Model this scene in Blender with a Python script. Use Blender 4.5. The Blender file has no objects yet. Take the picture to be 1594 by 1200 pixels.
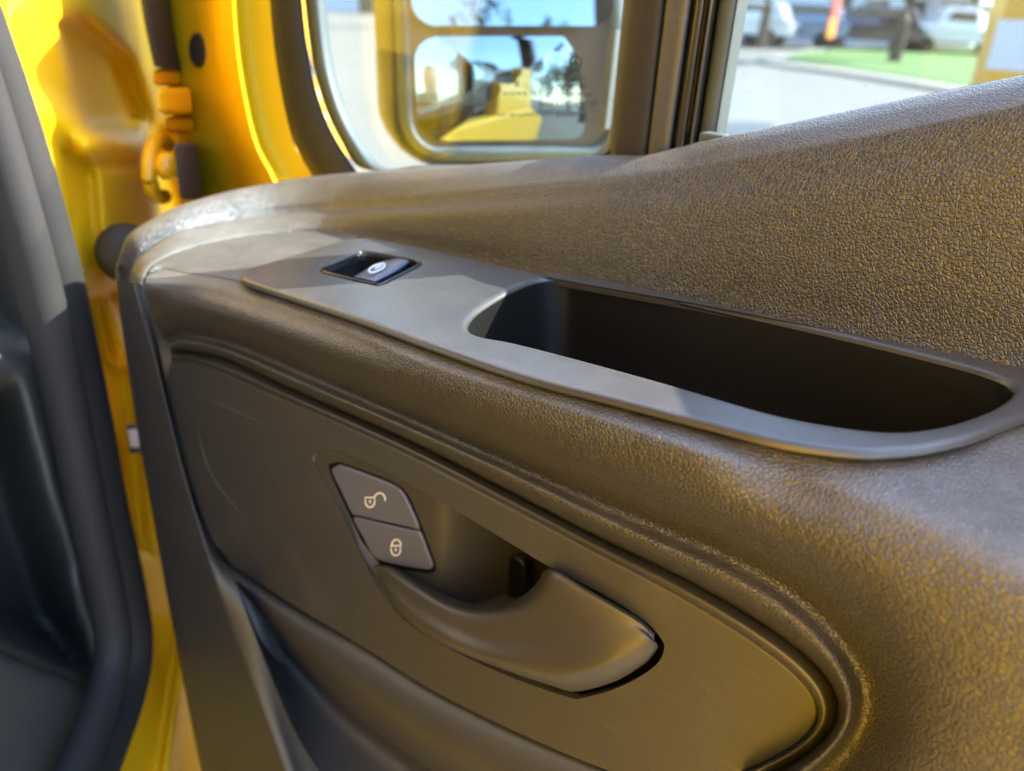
import bpy, bmesh, math, random
import numpy as np
from mathutils import Vector, Matrix
from mathutils.geometry import tessellate_polygon
rnd = random.Random(4)

# ------------------------------------------------------------------ camera
# world axes: X runs along the open door (hinge towards latch), Y points out through
# its window, Z is up.  The phone is held CH metres above the ground.
CH = 1.52
F, CX, CY = 1270.0, 797.0, 600.0
def nz(v):
    v = np.array(v, float); return v/np.linalg.norm(v)
_U = -nz((-120, -2650, -F))
_a = np.array([-900-CX, 0, -F]); _t = -(_a@_U)/_U[1]
_X = -nz(_a+np.array([0, _t, 0])); _Y = np.cross(_U, _X)
RM = np.array([_X, _Y, _U])
CAM = np.array([0, 0, CH])
scene = bpy.context.scene
cam_data = bpy.data.cameras.new('camera'); cam = bpy.data.objects.new('camera', cam_data)
scene.collection.objects.link(cam); scene.camera = cam
cam.matrix_world = Matrix.Translation(Vector(CAM)) @ Matrix(RM.tolist()).to_4x4()
cam_data.sensor_width = 36; cam_data.lens = 36*F/1594
cam_data.clip_start = 0.01; cam_data.clip_end = 600
cam_data.dof.use_dof = True; cam_data.dof.focus_distance = 0.285
cam_data.dof.aperture_fstop = (cam_data.lens/1000)/0.0032
scene.render.resolution_x = 1024; scene.render.resolution_y = 771

# ------------------------------------------------------------------ light
SUN = nz((0.49, 0.67, 0.57))
world = bpy.data.worlds.new('World'); scene.world = world; world.use_nodes = True
wn = world.node_tree.nodes; wl = world.node_tree.links
sky = wn.new('ShaderNodeTexSky'); sky.sky_type = 'NISHITA'; sky.sun_disc = False
sky.sun_elevation = math.asin(SUN[2]); sky.sun_rotation = math.atan2(SUN[0], SUN[1])
sky.air_density = 1.0; sky.dust_density = 0.6; sky.ozone_density = 1.2
bg = wn['Background']; bg.inputs['Strength'].default_value = 0.15
wl.new(sky.outputs[0], bg.inputs['Color'])
sd = bpy.data.lights.new('sun', 'SUN'); sd.energy = 2.6; sd.angle = math.radians(0.53); sd.color = (1, 0.95, 0.86)
so = bpy.data.objects.new('sun', sd); scene.collection.objects.link(so)
so.rotation_euler = Vector(SUN).to_track_quat('Z', 'Y').to_euler(); so.location = (3, 3, 6)
vs = scene.view_settings; vs.view_transform = 'Standard'; vs.look = 'None'; vs.gamma = 1; vs.exposure = 2.9
vs.use_curve_mapping = False
try:
    scene.cycles.max_bounces = 10; scene.cycles.transparent_max_bounces = 12
    scene.cycles.glossy_bounces = 5; scene.cycles.transmission_bounces = 6; scene.cycles.diffuse_bounces = 4
    scene.cycles.caustics_reflective = False; scene.cycles.caustics_refractive = False
    scene.cycles.sample_clamp_indirect = 6
except Exception: pass

# ------------------------------------------------------------------ pixel -> point
def ray(px, py): return RM@np.array([px-CX, CY-py, -F])
def atP(px, py, p0, n):
    r = ray(px, py); n = np.array(n, float); p0 = np.array(p0, float)
    return CAM + r*((n@(p0-CAM))/(n@r))
def atY(px, py, y): return atP(px, py, (0, y, 0), (0, 1, 0))
def atX(px, py, x): return atP(px, py, (x, 0, 0), (1, 0, 0))
def atZ(px, py, z): return atP(px, py, (0, 0, z), (0, 0, 1))
SN = nz((-0.075, 0, 1)); SP = np.array([-0.327, 0.2, CH-0.128])          # armrest shelf plane
def atS(px, py, dz=0.0): return atP(px, py, SP+np.array([0, 0, dz]), SN)
HV = np.array([-0.75, 0.40, 0.0]); DV = np.array([0.70, -0.714, 0]); NV = nz((0.714, 0.70, 0))   # van side plane through the hinge
def atV(px, py, off=0.0): return atP(px, py, HV+NV*off, NV)

# ------------------------------------------------------------------ mesh helpers
col = scene.collection
def mesh_obj(name, verts, faces, mat, parent=None, smooth=True, sharp=None):
    me = bpy.data.meshes.new(name)
    me.from_pydata([tuple(map(float, v)) for v in verts], [], [tuple(f) for f in faces]); me.validate()
    bm = bmesh.new(); bm.from_mesh(me); bmesh.ops.remove_doubles(bm, verts=bm.verts, dist=1e-6)
    bmesh.ops.recalc_face_normals(bm, faces=bm.faces)
    if sharp is not None:
        for e in bm.edges:
            if len(e.link_faces) == 2 and e.calc_face_angle(0) > math.radians(sharp): e.smooth = False
    for f in bm.faces: f.smooth = smooth
    bm.to_mesh(me); bm.free()
    o = bpy.data.objects.new(name, me); col.objects.link(o)
    if mat is not None: me.materials.append(mat)
    if parent is not None:
        o.parent = parent; o.matrix_parent_inverse = parent.matrix_world.inverted()
    return o
def empty(name, loc, label=None, cat=None, group=None):
    o = bpy.data.objects.new(name, None); col.objects.link(o); o.location = loc; o.empty_display_size = 0.1
    o.matrix_world = Matrix.Translation(Vector(loc))
    tag(o, label, cat, group); return o
def tag(o, label=None, cat=None, group=None, kind=None):
    if label: o['label'] = label
    if cat: o['category'] = cat
    if group: o['group'] = group
    if kind: o['kind'] = kind
    return o
def cr(A, k, axis):
    """Catmull-Rom upsample by k along axis, end points kept"""
    A = np.moveaxis(np.array(A, float), axis, 0); n = len(A)
    P = np.concatenate([[2*A[0]-A[1]], A, [2*A[-1]-A[-2]]])
    out = []
    for i in range(n-1):
        p0, p1, p2, p3 = P[i], P[i+1], P[i+2], P[i+3]
        for j in range(k):
            t = j/k
            out.append(0.5*((2*p1)+(p2-p0)*t+(2*p0-5*p1+4*p2-p3)*t*t+(3*p1-p0-3*p2+p3)*t**3))
    out.append(A[-1]); return np.moveaxis(np.array(out), 0, axis)
def grid(name, G, mat, parent=None, closed_u=False, **k):
    G = np.array(G); nr, nc = G.shape[:2]
    V = G.reshape(-1, 3); Fs = []
    for i in range(nr-1):
        for j in range(nc-1 if not closed_u else nc):
            a = i*nc+j; b = i*nc+(j+1) % nc
            Fs.append((a, b, b+nc, a+nc))
    return mesh_obj(name, V, Fs, mat, parent, **k)
def loft(name, rails, mat, parent=None, ku=6, kv=5, thick=None, **k):
    """rails[r][c] -> smooth sheet"""
    G = cr(cr(np.array(rails), ku, 1), kv, 0)
    o = grid(name, G, mat, parent, **k)
    if thick:
        m = o.modifiers.new('s', 'SOLIDIFY'); m.thickness = thick; m.offset = 0
    return o
def closed(pts, k=5):
    """smooth closed loop"""
    P = np.array(pts, float); n = len(P); out = []
    for i in range(n):
        p0, p1, p2, p3 = P[i-1], P[i], P[(i+1) % n], P[(i+2) % n]
        for j in range(k):
            t = j/k
            out.append(0.5*((2*p1)+(p2-p0)*t+(2*p0-5*p1+4*p2-p3)*t*t+(3*p1-p0-3*p2+p3)*t**3))
    return np.array(out)
def frame_of(n):
    n = nz(n); a = np.array([1, 0, 0]) if abs(n[0]) < 0.9 else np.array([0, 1, 0])
    u = nz(a-n*(a@n)); return u, np.cross(n, u), n
def offset2(L, d):
    """offset closed 2D loop outward by d (loop any direction)"""
    L = np.array(L); A = 0.5*np.sum(L[:, 0]*np.roll(L[:, 1], -1)-np.roll(L[:, 0], -1)*L[:, 1])
    T = np.roll(L, -1, 0)-np.roll(L, 1, 0); T /= np.maximum(np.linalg.norm(T, axis=1)[:, None], 1e-9)
    N = np.stack([T[:, 1], -T[:, 0]], 1)*(1 if A > 0 else -1)
    return L+N*d
def slab(name, outer, n, mat, parent=None, holes=(), prof=((0, 0), (0.0006, -0.0003), (0.001, -0.001), (0.001, -0.004)), hprof=None, lift=0.0, sharp=60, cap_bottom=False):
    """flat plate with rounded edge; loops are 3D points near a plane of normal n.
    prof: (outward offset, height along n) from top rim to base."""
    u, v, n = frame_of(n); c = np.mean(outer, 0)
    def to2(L):
        L = np.array(L)-c; return np.stack([L@u, L@v], 1), L@n
    V, Fs = [], []
    def add(L2, h):
        i0 = len(V)
        for q, hh in zip(L2, h): V.append(c+u*q[0]+v*q[1]+n*hh)
        return list(range(i0, i0+len(L2)))
    loops_top = []
    for li, L in enumerate([outer]+list(holes)):
        L2, h = to2(L); pr = prof if li == 0 else (hprof or prof); sg = 1 if li == 0 else -1
        prev = None
        for k, (d, dh) in enumerate(pr):
            ids = add(offset2(L2, sg*d), h+dh+lift)
            if k == 0: loops_top.append(ids)
            if prev:
                m = len(ids)
                for i in range(m): Fs.append((prev[i], prev[(i+1) % m], ids[(i+1) % m], ids[i]))
            prev = ids
        if cap_bottom and li == 0: Fs.append(tuple(prev))
    flat = [i for L in loops_top for i in L]
    tri = tessellate_polygon([[Vector(((V[i]-c)@u, (V[i]-c)@v, 0)) for i in L] for L in loops_top])
    Fs += [(flat[a], flat[b], flat[d]) for a, b, d in tri]
    o = mesh_obj(name, V, Fs, mat, parent, sharp=sharp)
    w = o.modifiers.new('w', 'WEIGHTED_NORMAL'); w.keep_sharp = True; w.weight = 100
    return o
def tube(name, pts, r, mat, parent=None, k=6, sides=12, flat=1.0, up=(0, 0, 1), cap=True):
    P = cr(np.array(pts, float), k, 0) if k > 1 else np.array(pts, float); n = len(P); V = []; Fs = []
    rr = np.interp(np.linspace(0, 1, n), np.linspace(0, 1, len(np.atleast_1d(r))), np.atleast_1d(r)) if np.ndim(r) else np.full(n, r)
    for i in range(n):
        t = nz(P[min(i+1, n-1)]-P[max(i-1, 0)]); a = np.array(up, float)
        s = np.cross(t, a); s = nz(s) if np.linalg.norm(s) > 1e-6 else np.array([1., 0, 0]); b = np.cross(s, t)
        for j in range(sides):
            an = 2*math.pi*j/sides; V.append(P[i]+rr[i]*(s*math.cos(an)+b*math.sin(an)*flat))
    for i in range(n-1):
        for j in range(sides):
            a = i*sides+j; b = i*sides+(j+1) % sides; Fs.append((a, b, b+sides, a+sides))
    if cap: Fs += [tuple(range(sides)), tuple(range((n-1)*sides, n*sides))]
    return mesh_obj(name, V, Fs, mat, parent, sharp=50)
def box(name, lo, hi, mat, parent=None, bev=0.0, rot=0.0, seg=2):
    lo = np.array(lo, float); hi = np.array(hi, float)
    bm = bmesh.new(); bmesh.ops.create_cube(bm, size=1.0)
    bmesh.ops.scale(bm, vec=Vector(hi-lo), verts=bm.verts)
    if bev: bmesh.ops.bevel(bm, geom=bm.edges[:], offset=bev, segments=seg, affect='EDGES', profile=0.6)
    bmesh.ops.rotate(bm, cent=(0, 0, 0), matrix=Matrix.Rotation(rot, 3, 'Z'), verts=bm.verts)
    bmesh.ops.translate(bm, vec=Vector((lo+hi)/2), verts=bm.verts)
    me = bpy.data.meshes.new(name); bm.to_mesh(me); bm.free()
    o = bpy.data.objects.new(name, me); col.objects.link(o); me.materials.append(mat)
    if parent is not None: o.parent = parent; o.matrix_parent_inverse = parent.matrix_world.inverted()
    return o

# ------------------------------------------------------------------ materials
def M(name):
    m = bpy.data.materials.new(name); m.use_nodes = True
    nt = m.node_tree; return m, nt.nodes, nt.links, nt.nodes['Principled BSDF']
def simple(name, c, rough=0.5, metal=0.0, spec=0.5, coat=0.0, var=0.12, scale=8, bump=0.0, bscale=400):
    m, N, L, b = M(name)
    b.inputs['Roughness'].default_value = rough; b.inputs['Metallic'].default_value = metal
    b.inputs['Specular IOR Level'].default_value = spec; b.inputs['Coat Weight'].default_value = coat
    b.inputs['Coat Roughness'].default_value = 0.05
    tc = N.new('ShaderNodeTexCoord'); no = N.new('ShaderNodeTexNoise'); no.inputs['Scale'].default_value = scale; no.inputs['Detail'].default_value = 5
    L.new(tc.outputs['Object'], no.inputs['Vector'])
    mx = N.new('ShaderNodeMix'); mx.data_type = 'RGBA'
    mx.inputs[6].default_value = (*[x*(1-var) for x in c], 1); mx.inputs[7].default_value = (*[min(1, x*(1+var)) for x in c], 1)
    L.new(no.outputs['Fac'], mx.inputs[0]); L.new(mx.outputs[2], b.inputs['Base Color'])
    if bump:
        n2 = N.new('ShaderNodeTexNoise'); n2.inputs['Scale'].default_value = bscale; n2.inputs['Detail'].default_value = 3
        L.new(tc.outputs['Object'], n2.inputs['Vector'])
        bp = N.new('ShaderNodeBump'); bp.inputs['Strength'].default_value = 0.6; bp.inputs['Distance'].default_value = bump
        L.new(n2.outputs['Fac'], bp.inputs['Height']); L.new(bp.outputs[0], b.inputs['Normal'])
    return m
def trim_plastic(name, base, rough, leather=0.0, grain=0.0, gscale=1800, lscale=430, dust=0.3, smudge=0.1, spec=1.0, scratch=0.0):
    """dark moulded plastic: leather cells and/or fine spark grain, dust that lies on upward faces, specks, smears"""
    m, N, L, b = M(name); b.inputs['Specular IOR Level'].default_value = spec
    tc = N.new('ShaderNodeTexCoord'); P = tc.outputs['Object']
    def noise(s, d=4, r=0.55):
        n = N.new('ShaderNodeTexNoise'); n.inputs['Scale'].default_value = s; n.inputs['Detail'].default_value = d; n.inputs['Roughness'].default_value = r
        L.new(P, n.inputs['Vector']); return n
    def math_(op, a, b_=None, clamp=False):
        n = N.new('ShaderNodeMath'); n.operation = op; n.use_clamp = clamp
        for i, x in enumerate((a, b_)):
            if x is None: continue
            if isinstance(x, (int, float)): n.inputs[i].default_value = x
            else: L.new(x, n.inputs[i])
        return n.outputs[0]
    def ramp(x, lo, hi):
        n = N.new('ShaderNodeMapRange'); n.inputs[1].default_value = lo; n.inputs[2].default_value = hi; n.interpolation_type = 'SMOOTHSTEP'
        L.new(x, n.inputs[0]); return n.outputs[0]
    h = None
    if leather:
        ds = noise(lscale*0.35, 2); sub = N.new('ShaderNodeVectorMath'); sub.operation = 'MULTIPLY_ADD'
        sub.inputs[1].default_value = (0.9/lscale,)*3; L.new(ds.outputs['Color'], sub.inputs[0]); L.new(P, sub.inputs[2])
        vo = N.new('ShaderNodeTexVoronoi'); vo.feature = 'DISTANCE_TO_EDGE'; vo.inputs['Scale'].default_value = lscale; vo.inputs['Randomness'].default_value = 1
        L.new(sub.outputs[0], vo.inputs['Vector'])
        v2 = N.new('ShaderNodeTexVoronoi'); v2.feature = 'DISTANCE_TO_EDGE'; v2.inputs['Scale'].default_value = lscale*2.1
        L.new(sub.outputs[0], v2.inputs['Vector'])
        h = math_('ADD', ramp(vo.outputs['Distance'], 0.0, 0.24), math_('MULTIPLY', ramp(v2.outputs['Distance'], 0, 0.2), 0.10))
        h = math_('ADD', h, math_('MULTIPLY', noise(lscale*0.4).outputs['Fac'], 0.6))
    if grain:
        g = noise(gscale, 3, 0.7).outputs['Fac']
        gg = math_('MULTIPLY', g, grain/max(leather, 1e-9) if leather else 1.0)
        h = gg if h is None else math_('ADD', h, gg)
    if h is not None:
        bp = N.new('ShaderNodeBump'); bp.inputs['Strength'].default_value = 1.0; bp.inputs['Distance'].default_value = leather or grain
        L.new(h, bp.inputs['Height']); L.new(bp.outputs[0], b.inputs['Normal'])
    # dust film on faces that look up
    geo = N.new('ShaderNodeNewGeometry'); sx = N.new('ShaderNodeSeparateXYZ'); L.new(geo.outputs['Normal'], sx.inputs[0])
    up = ramp(sx.outputs['Z'], 0.45, 0.98)
    film = math_('MULTIPLY', up, math_('MULTIPLY', math_('ADD', math_('MULTIPLY', ramp(noise(30, 8, 0.8).outputs['Fac'], 0.35, 0.75), 0.5), math_('MULTIPLY', noise(420, 4, 0.8).outputs['Fac'], 0.8)), dust))
    sp = N.new('ShaderNodeTexVoronoi'); sp.inputs['Scale'].default_value = 330; L.new(P, sp.inputs['Vector'])
    spk = math_('MULTIPLY', ramp(sp.outputs['Distance'], 0.16, 0.07), ramp(noise(90, 2).outputs['Fac'], 0.56, 0.66))
    spk = math_('MULTIPLY', spk, math_('ADD', math_('MULTIPLY', up, 0.75), 0.06))
    sm = math_('MULTIPLY', ramp(noise(17, 7, 0.75).outputs['Fac'], 0.5, 0.8), smudge)
    if scratch:
        for k, rot in enumerate(((0.0, 0.35, 0.0), (0.0, -0.75, 0.0))):
            mp = N.new('ShaderNodeMapping'); mp.inputs['Rotation'].default_value = rot; mp.inputs['Scale'].default_value = (14, 14, 260); mp.inputs['Location'].default_value = (k*3.7, 0, k*1.3)
            L.new(P, mp.inputs['Vector']); n = N.new('ShaderNodeTexNoise'); n.inputs['Scale'].default_value = 1.0; n.inputs['Detail'].default_value = 2
            L.new(mp.outputs[0], n.inputs['Vector'])
            area = ramp(noise(9, 2).outputs['Fac'], 0.5, 0.62)
            sm = math_('ADD', sm, math_('MULTIPLY', math_('MULTIPLY', ramp(n.outputs['Fac'], 0.66, 0.74), area), scratch))
    tot = math_('ADD', math_('ADD', film, math_('MULTIPLY', spk, min(1, dust*1.6))), sm, True)
    mx = N.new('ShaderNodeMix'); mx.data_type = 'RGBA'
    mx.inputs[6].default_value = (*base, 1); mx.inputs[7].default_value = (0.36, 0.335, 0.29, 1)
    L.new(tot, mx.inputs[0]); L.new(mx.outputs[2], b.inputs['Base Color'])
    ro = math_('ADD', math_('MULTIPLY', noise(23, 5).outputs['Fac'], 0.14), rough-0.07)
    ro = math_('ADD', ro, math_('MULTIPLY', tot, 0.5), True); L.new(ro, b.inputs['Roughness'])
    return m
BLK = (0.041, 0.039, 0.037)
m_leather = trim_plastic('leather_grain_plastic', BLK, 0.32, leather=0.00020, grain=0.00003, lscale=640, dust=0.42, smudge=0.03)
m_leather_fine = trim_plastic('fine_leather_grain_plastic', BLK, 0.32, leather=0.0002, grain=0.00004, lscale=720, dust=0.32, smudge=0.03)
m_inlay = trim_plastic('inlay_plastic', (0.048, 0.048, 0.049), 0.42, grain=0.00012, gscale=2200, dust=0.2, smudge=0.08, scratch=0.09)
m_smooth = trim_plastic('satin_plastic', (0.034, 0.032, 0.030), 0.36, grain=0.00003, gscale=3200, dust=0.12, smudge=0.03)
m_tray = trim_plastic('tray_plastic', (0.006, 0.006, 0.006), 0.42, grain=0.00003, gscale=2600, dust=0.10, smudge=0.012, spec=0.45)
m_handle = trim_plastic('handle_plastic', (0.050, 0.046, 0.041), 0.40, grain=0.00003, gscale=3000, dust=0.15, smudge=0.04)
m_button = trim_plastic('button_plastic', (0.098, 0.108, 0.170), 0.36, grain=0.00003, gscale=3000, dust=0.05, smudge=0.02)
m_recess = trim_plastic('recess_plastic', (0.044, 0.042, 0.040), 0.5, grain=0.00003, gscale=3000, dust=0.1, smudge=0.02, spec=0.5)
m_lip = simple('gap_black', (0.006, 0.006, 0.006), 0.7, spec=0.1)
m_rubber = simple('black_rubber', (0.032, 0.030, 0.029), 0.62, spec=0.35, bump=0.0002, bscale=900)
m_rubber_grey = simple('dusty_grey_rubber', (0.075, 0.095, 0.10), 0.55, var=0.2, scale=40)
m_gloss_black = simple('gloss_black_trim', (0.02, 0.018, 0.016), 0.18)
m_chrome = simple('bright_edge', (0.42, 0.38, 0.32), 0.22, metal=0.9)
m_yellow = simple('yellow_van_paint', (0.74, 0.40, 0.006), 0.38, coat=0.35, var=0.05, scale=3)
m_yellow_jamb = simple('yellow_jamb_paint', (0.78, 0.47, 0.006), 0.5, coat=0.0, spec=0.22, var=0.05, scale=3)
m_white = simple('white_print', (0.72, 0.80, 0.95), 0.5)
m_etch = simple('etched_print', (0.03, 0.045, 0.05), 0.6)
def glass(name, tint=(0.93, 0.97, 0.96), dirt=0.05):
    m, N, L, b = M(name); N.remove(b); out = N['Material Output']
    tr = N.new('ShaderNodeBsdfTransparent'); tr.inputs[0].default_value = (*tint, 1)
    gl = N.new('ShaderNodeBsdfGlossy'); gl.inputs['Roughness'].default_value = 0.02; gl.inputs[0].default_value = (1, 1, 1, 1)
    lw = N.new('ShaderNodeLayerWeight'); lw.inputs[0].default_value = 0.5                     # thin pane: Schlick reflectance, same from both sides
    pw = N.new('ShaderNodeMath'); pw.operation = 'POWER'; pw.inputs[1].default_value = 5; L.new(lw.outputs['Facing'], pw.inputs[0])
    fr = N.new('ShaderNodeMath'); fr.operation = 'MULTIPLY_ADD'; fr.inputs[1].default_value = 0.94; fr.inputs[2].default_value = 0.03; L.new(pw.outputs[0], fr.inputs[0])
    mx = N.new('ShaderNodeMixShader'); L.new(fr.outputs[0], mx.inputs[0]); L.new(tr.outputs[0], mx.inputs[1]); L.new(gl.outputs[0], mx.inputs[2])
    df = N.new('ShaderNodeBsdfDiffuse'); df.inputs[0].default_value = (0.6, 0.6, 0.55, 1)
    tc = N.new('ShaderNodeTexCoord'); no = N.new('ShaderNodeTexNoise'); no.inputs['Scale'].default_value = 14; no.inputs['Detail'].default_value = 6
    vo = N.new('ShaderNodeTexVoronoi'); vo.inputs['Scale'].default_value = 240
    L.new(tc.outputs['Object'], no.inputs['Vector']); L.new(tc.outputs['Object'], vo.inputs['Vector'])
    r1 = N.new('ShaderNodeMapRange'); r1.inputs[1].default_value = 0.35; r1.inputs[2].default_value = 0.8; r1.inputs[4].default_value = dirt; L.new(no.outputs['Fac'], r1.inputs[0])
    r2 = N.new('ShaderNodeMapRange'); r2.inputs[1].default_value = 0.14; r2.inputs[2].default_value = 0.05; r2.inputs[4].default_value = dirt*4; L.new(vo.outputs['Distance'], r2.inputs[0])
    ad = N.new('ShaderNodeMath'); ad.operation = 'ADD'; ad.use_clamp = True; L.new(r1.outputs[0], ad.inputs[0]); L.new(r2.outputs[0], ad.inputs[1])
    m2 = N.new('ShaderNodeMixShader'); L.new(ad.outputs[0], m2.inputs[0]); L.new(mx.outputs[0], m2.inputs[1]); L.new(df.outputs[0], m2.inputs[2])
    L.new(m2.outputs[0], out.inputs['Surface']); return m
m_glass = glass('side_glass')
m_mirror = simple('mirror_glass', (0.22, 0.30, 0.35), 0.02, metal=1.0, var=0.02)

# ================================================================== THE DOOR
door = empty('van_door', (-0.65, 0.36, 0.45), 'open yellow van door with black plastic inner trim panel', 'van door')

# ---- armrest front: rails from the shelf (under the switch plate) over the roll down to the oval
COLS = dict(
 P=[(240,410),(300,424),(379,437),(450,463),(548,497),(661,538),(812,591),(960,628),(1107,660),(1220,690),(1333,705),(1446,697),(1594,650),(1720,600),(1830,640),(1880,900),(1850,1250)],
 R=[(226,446),(296,447),(372,466),(444,488),(540,521),(655,570),(806,620),(955,668),(1100,717),(1215,750),(1330,787),(1446,829),(1594,897),(1720,1000),(1750,1200),(1700,1400),(1500,1500)],
 Fm=[(236,490),(292,480),(366,498),(440,520),(535,556),(650,603),(800,663),(950,712),(1085,775),(1190,818),(1300,852),(1390,910),(1445,1000),(1475,1085),(1470,1170),(1420,1260),(1300,1350)],
 V=[(255,528),(288,518),(358,532),(434,560),(530,603),(645,653),(792,716),(940,783),(1060,830),(1150,862),(1245,914),(1315,978),(1355,1045),(1366,1095),(1352,1150),(1300,1210),(1220,1262)],
 K=[(264,538),(288,531),(354,546),(433,579),(530,622),(645,669),(790,732),(938,812),(1050,857),(1140,896),(1225,945),(1287,1001),(1325,1060),(1333,1105),(1318,1148),(1275,1195),(1200,1236)],
 G=[(266,546),(288,545),(352,558),(433,596),(530,639),(645,684),(788,761),(936,843),(1047,886),(1135,936),(1212,983),(1268,1025),(1306,1070),(1315,1109),(1297,1148),(1255,1182),(1180,1216)],
 E=[(267,563),(295,563),(350,583),(433,620),(529,658),(645,709),(788,786),(936,868),(1045,917),(1125,968),(1195,1015),(1242,1050),(1275,1090),(1280,1117),(1261,1150),(1224,1176),(1150,1205)])
YE = 0.213
for _k in ('Fm', 'V', 'K', 'G', 'E'):
    for _ in range(2):
        q = np.array(COLS[_k], float); w = q.copy(); w[3:-1] = q[2:-2]*.18+q[3:-1]*.64+q[4:]*.18; COLS[_k] = [tuple(x) for x in w]
nC = len(COLS['P'])
yF = [.188]*9+[.187,.186,.185,.185,.185,.186,.188,.190]
yV = [.2060]*9+[.206,.206,.206,.206,.206,.206,.207,.208]
P_ = [atS(*q, dz=-0.001) for q in COLS['P']]
R_ = [atS(*q, dz=-0.004) for q in COLS['R']]
for i in range(9, 13): R_[i] = atY(*COLS['R'][i], max(R_[i][1], (.1925, .191, .190, .189)[i-9]))
for i in range(13, nC): R_[i] = atY(*COLS['R'][i], (.187, .186, .186, .187)[i-13]); P_[i] = R_[12]+(P_[12]-R_[12])*1.0+np.array([0.05*(i-12), -0.01*(i-12), -0.01*(i-12)])
S_ = [p*0.45+r*0.55+np.array([0, 0, 0.0012]) for p, r in zip(P_, R_)]
P0 = [p+np.array([0, 0.012, -0.002]) for p in P_]
F_ = [atY(*q, y) for q, y in zip(COLS['Fm'], yF)]
V_ = [atY(*q, y) for q, y in zip(COLS['V'], yV)]
K_ = [atY(*q, y-.0078) for q, y in zip(COLS['K'], yV)]
K2 = [atY(*(np.array(k)*.45+np.array(g)*.55), y-.0052) for k, g, y in zip(COLS['K'], COLS['G'], yV)]
G_ = [atY(*q, YE-.0020) for q in COLS['G']]
G2 = [atY(*(np.array(g)*.9+np.array(e)*.1), YE+.0025) for g, e in zip(COLS['G'], COLS['E'])]
loft('armrest_front', [P0, P_, S_, R_, F_, V_, K_, K2, G_, G2], m_leather, door, ku=7, kv=6)
bz = lambda f, dy: [atY(*(np.array(g)*(1-f)+np.array(e)*f), YE+dy) for g, e in zip(COLS['G'], COLS['E'])]
B0, B1, B2, B3, B4, B5 = bz(.03, .001), bz(.10, -.0010), bz(.34, -.0042), bz(.62, -.0066), bz(.86, -.0055), bz(.97, .003)
loft('inlay_bezel', [B0, B1, B2, B3, B4, B5], m_smooth, door, ku=7, kv=5)
box('leak_backing', (-.53, .290, CH-.95), (.40, .296, CH-.16), m_lip, door)  # black sheet added behind the trim to stop light leaks

# ---- oval inlay panel with the handle recess cut out
E_top = [atY(*e, YE) for e in COLS['E']]
E_bot_px = [(1050,1232),(950,1203),(800,1140),(667,1073),(567,1010),(467,950),(405,910),(358,878),(330,840),(303,777),(282,720),(264,667),(257,607)]
E_bot = [atY(*e, YE) for e in E_bot_px]
inlay_loop = closed(E_top+E_bot, 5)
REC_TOP = [(487,712),(503,699),(530,703),(600,734),(700,789),(800,849),(850,879),(940,926),(1000,964),(1026,990)]
REC_BOT = [(489,724),(497,740),(530,800),(560,858),(592,905),(640,958),(720,1008),(800,1044),(893,1077),(1027,1008)]
rec_px = REC_TOP+[(1034,1010),(1018,1038),(966,1069),(908,1086),(884,1085),(798,1055),(712,1016),(630,966),(583,905),(560,858),(530,795),(500,740)]
rec_loop = closed([atY(*q, YE) for q in rec_px], 4)
slab('inlay_panel', inlay_loop, (0, -1, 0), m_inlay, door, holes=[rec_loop],
     prof=((-.0010, 0), (-.0004, -.0003), (0, -.0012), (0, -.006)), hprof=((.0, 0), (-.0003, -.0006), (-.0003, -.004)))
# faint embossed step at the hinge end of the inlay
em = [(312,620),(330,622),(370,640),(440,668),(520,705)]
em2 = [(318,628),(312,660),(330,730),(372,790),(430,845),(500,880)]
for nm, pl in (('inlay_crease', em), ('inlay_crease', em2)):
    tube(nm, [atY(*q, YE+.0021) for q in pl], [.0005, .0026, .0028, .0022, .0005], m_inlay, door, k=6, sides=10)

# ---- handle recess cup (a bowl that starts flush at its hinge end and deepens)
def cupdepth(x):                     # X -> depth below the inlay face
    x0, x1, x2 = -0.300, -0.222, -0.190
    d1 = 0.0105*0.078/0.088
    if x < x1: return d1*(x-x0)/(x1-x0)
    t = min(1, (x-x1)/(x2-x1)); return d1+0.046*(t*t*(3-2*t))+0.0035*t
Tc = cr(np.array(REC_TOP, float), 8, 0); Bc = cr(np.array(REC_BOT, float), 8, 0)
rows = []
for vv in np.concatenate([[0, 0.004, 0.012, 0.03], np.linspace(0.07, 0.93, 16), [0.97, 0.99, 1.0]]):
    w = min(1, (vv/0.03))**0.5 if vv < .5 else min(1, (1-vv)/0.03)**0.5
    r = []
    for a, b in zip(Tc, Bc):
        p = atY(*(a*(1-vv)+b*vv), YE); d = max(0.0002, cupdepth(p[0])); r.append(p+np.array([0, 0.0003+d*w, -0.0*d]))
    rows.append(r)
grid('handle_recess', rows, m_recess, door)
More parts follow.
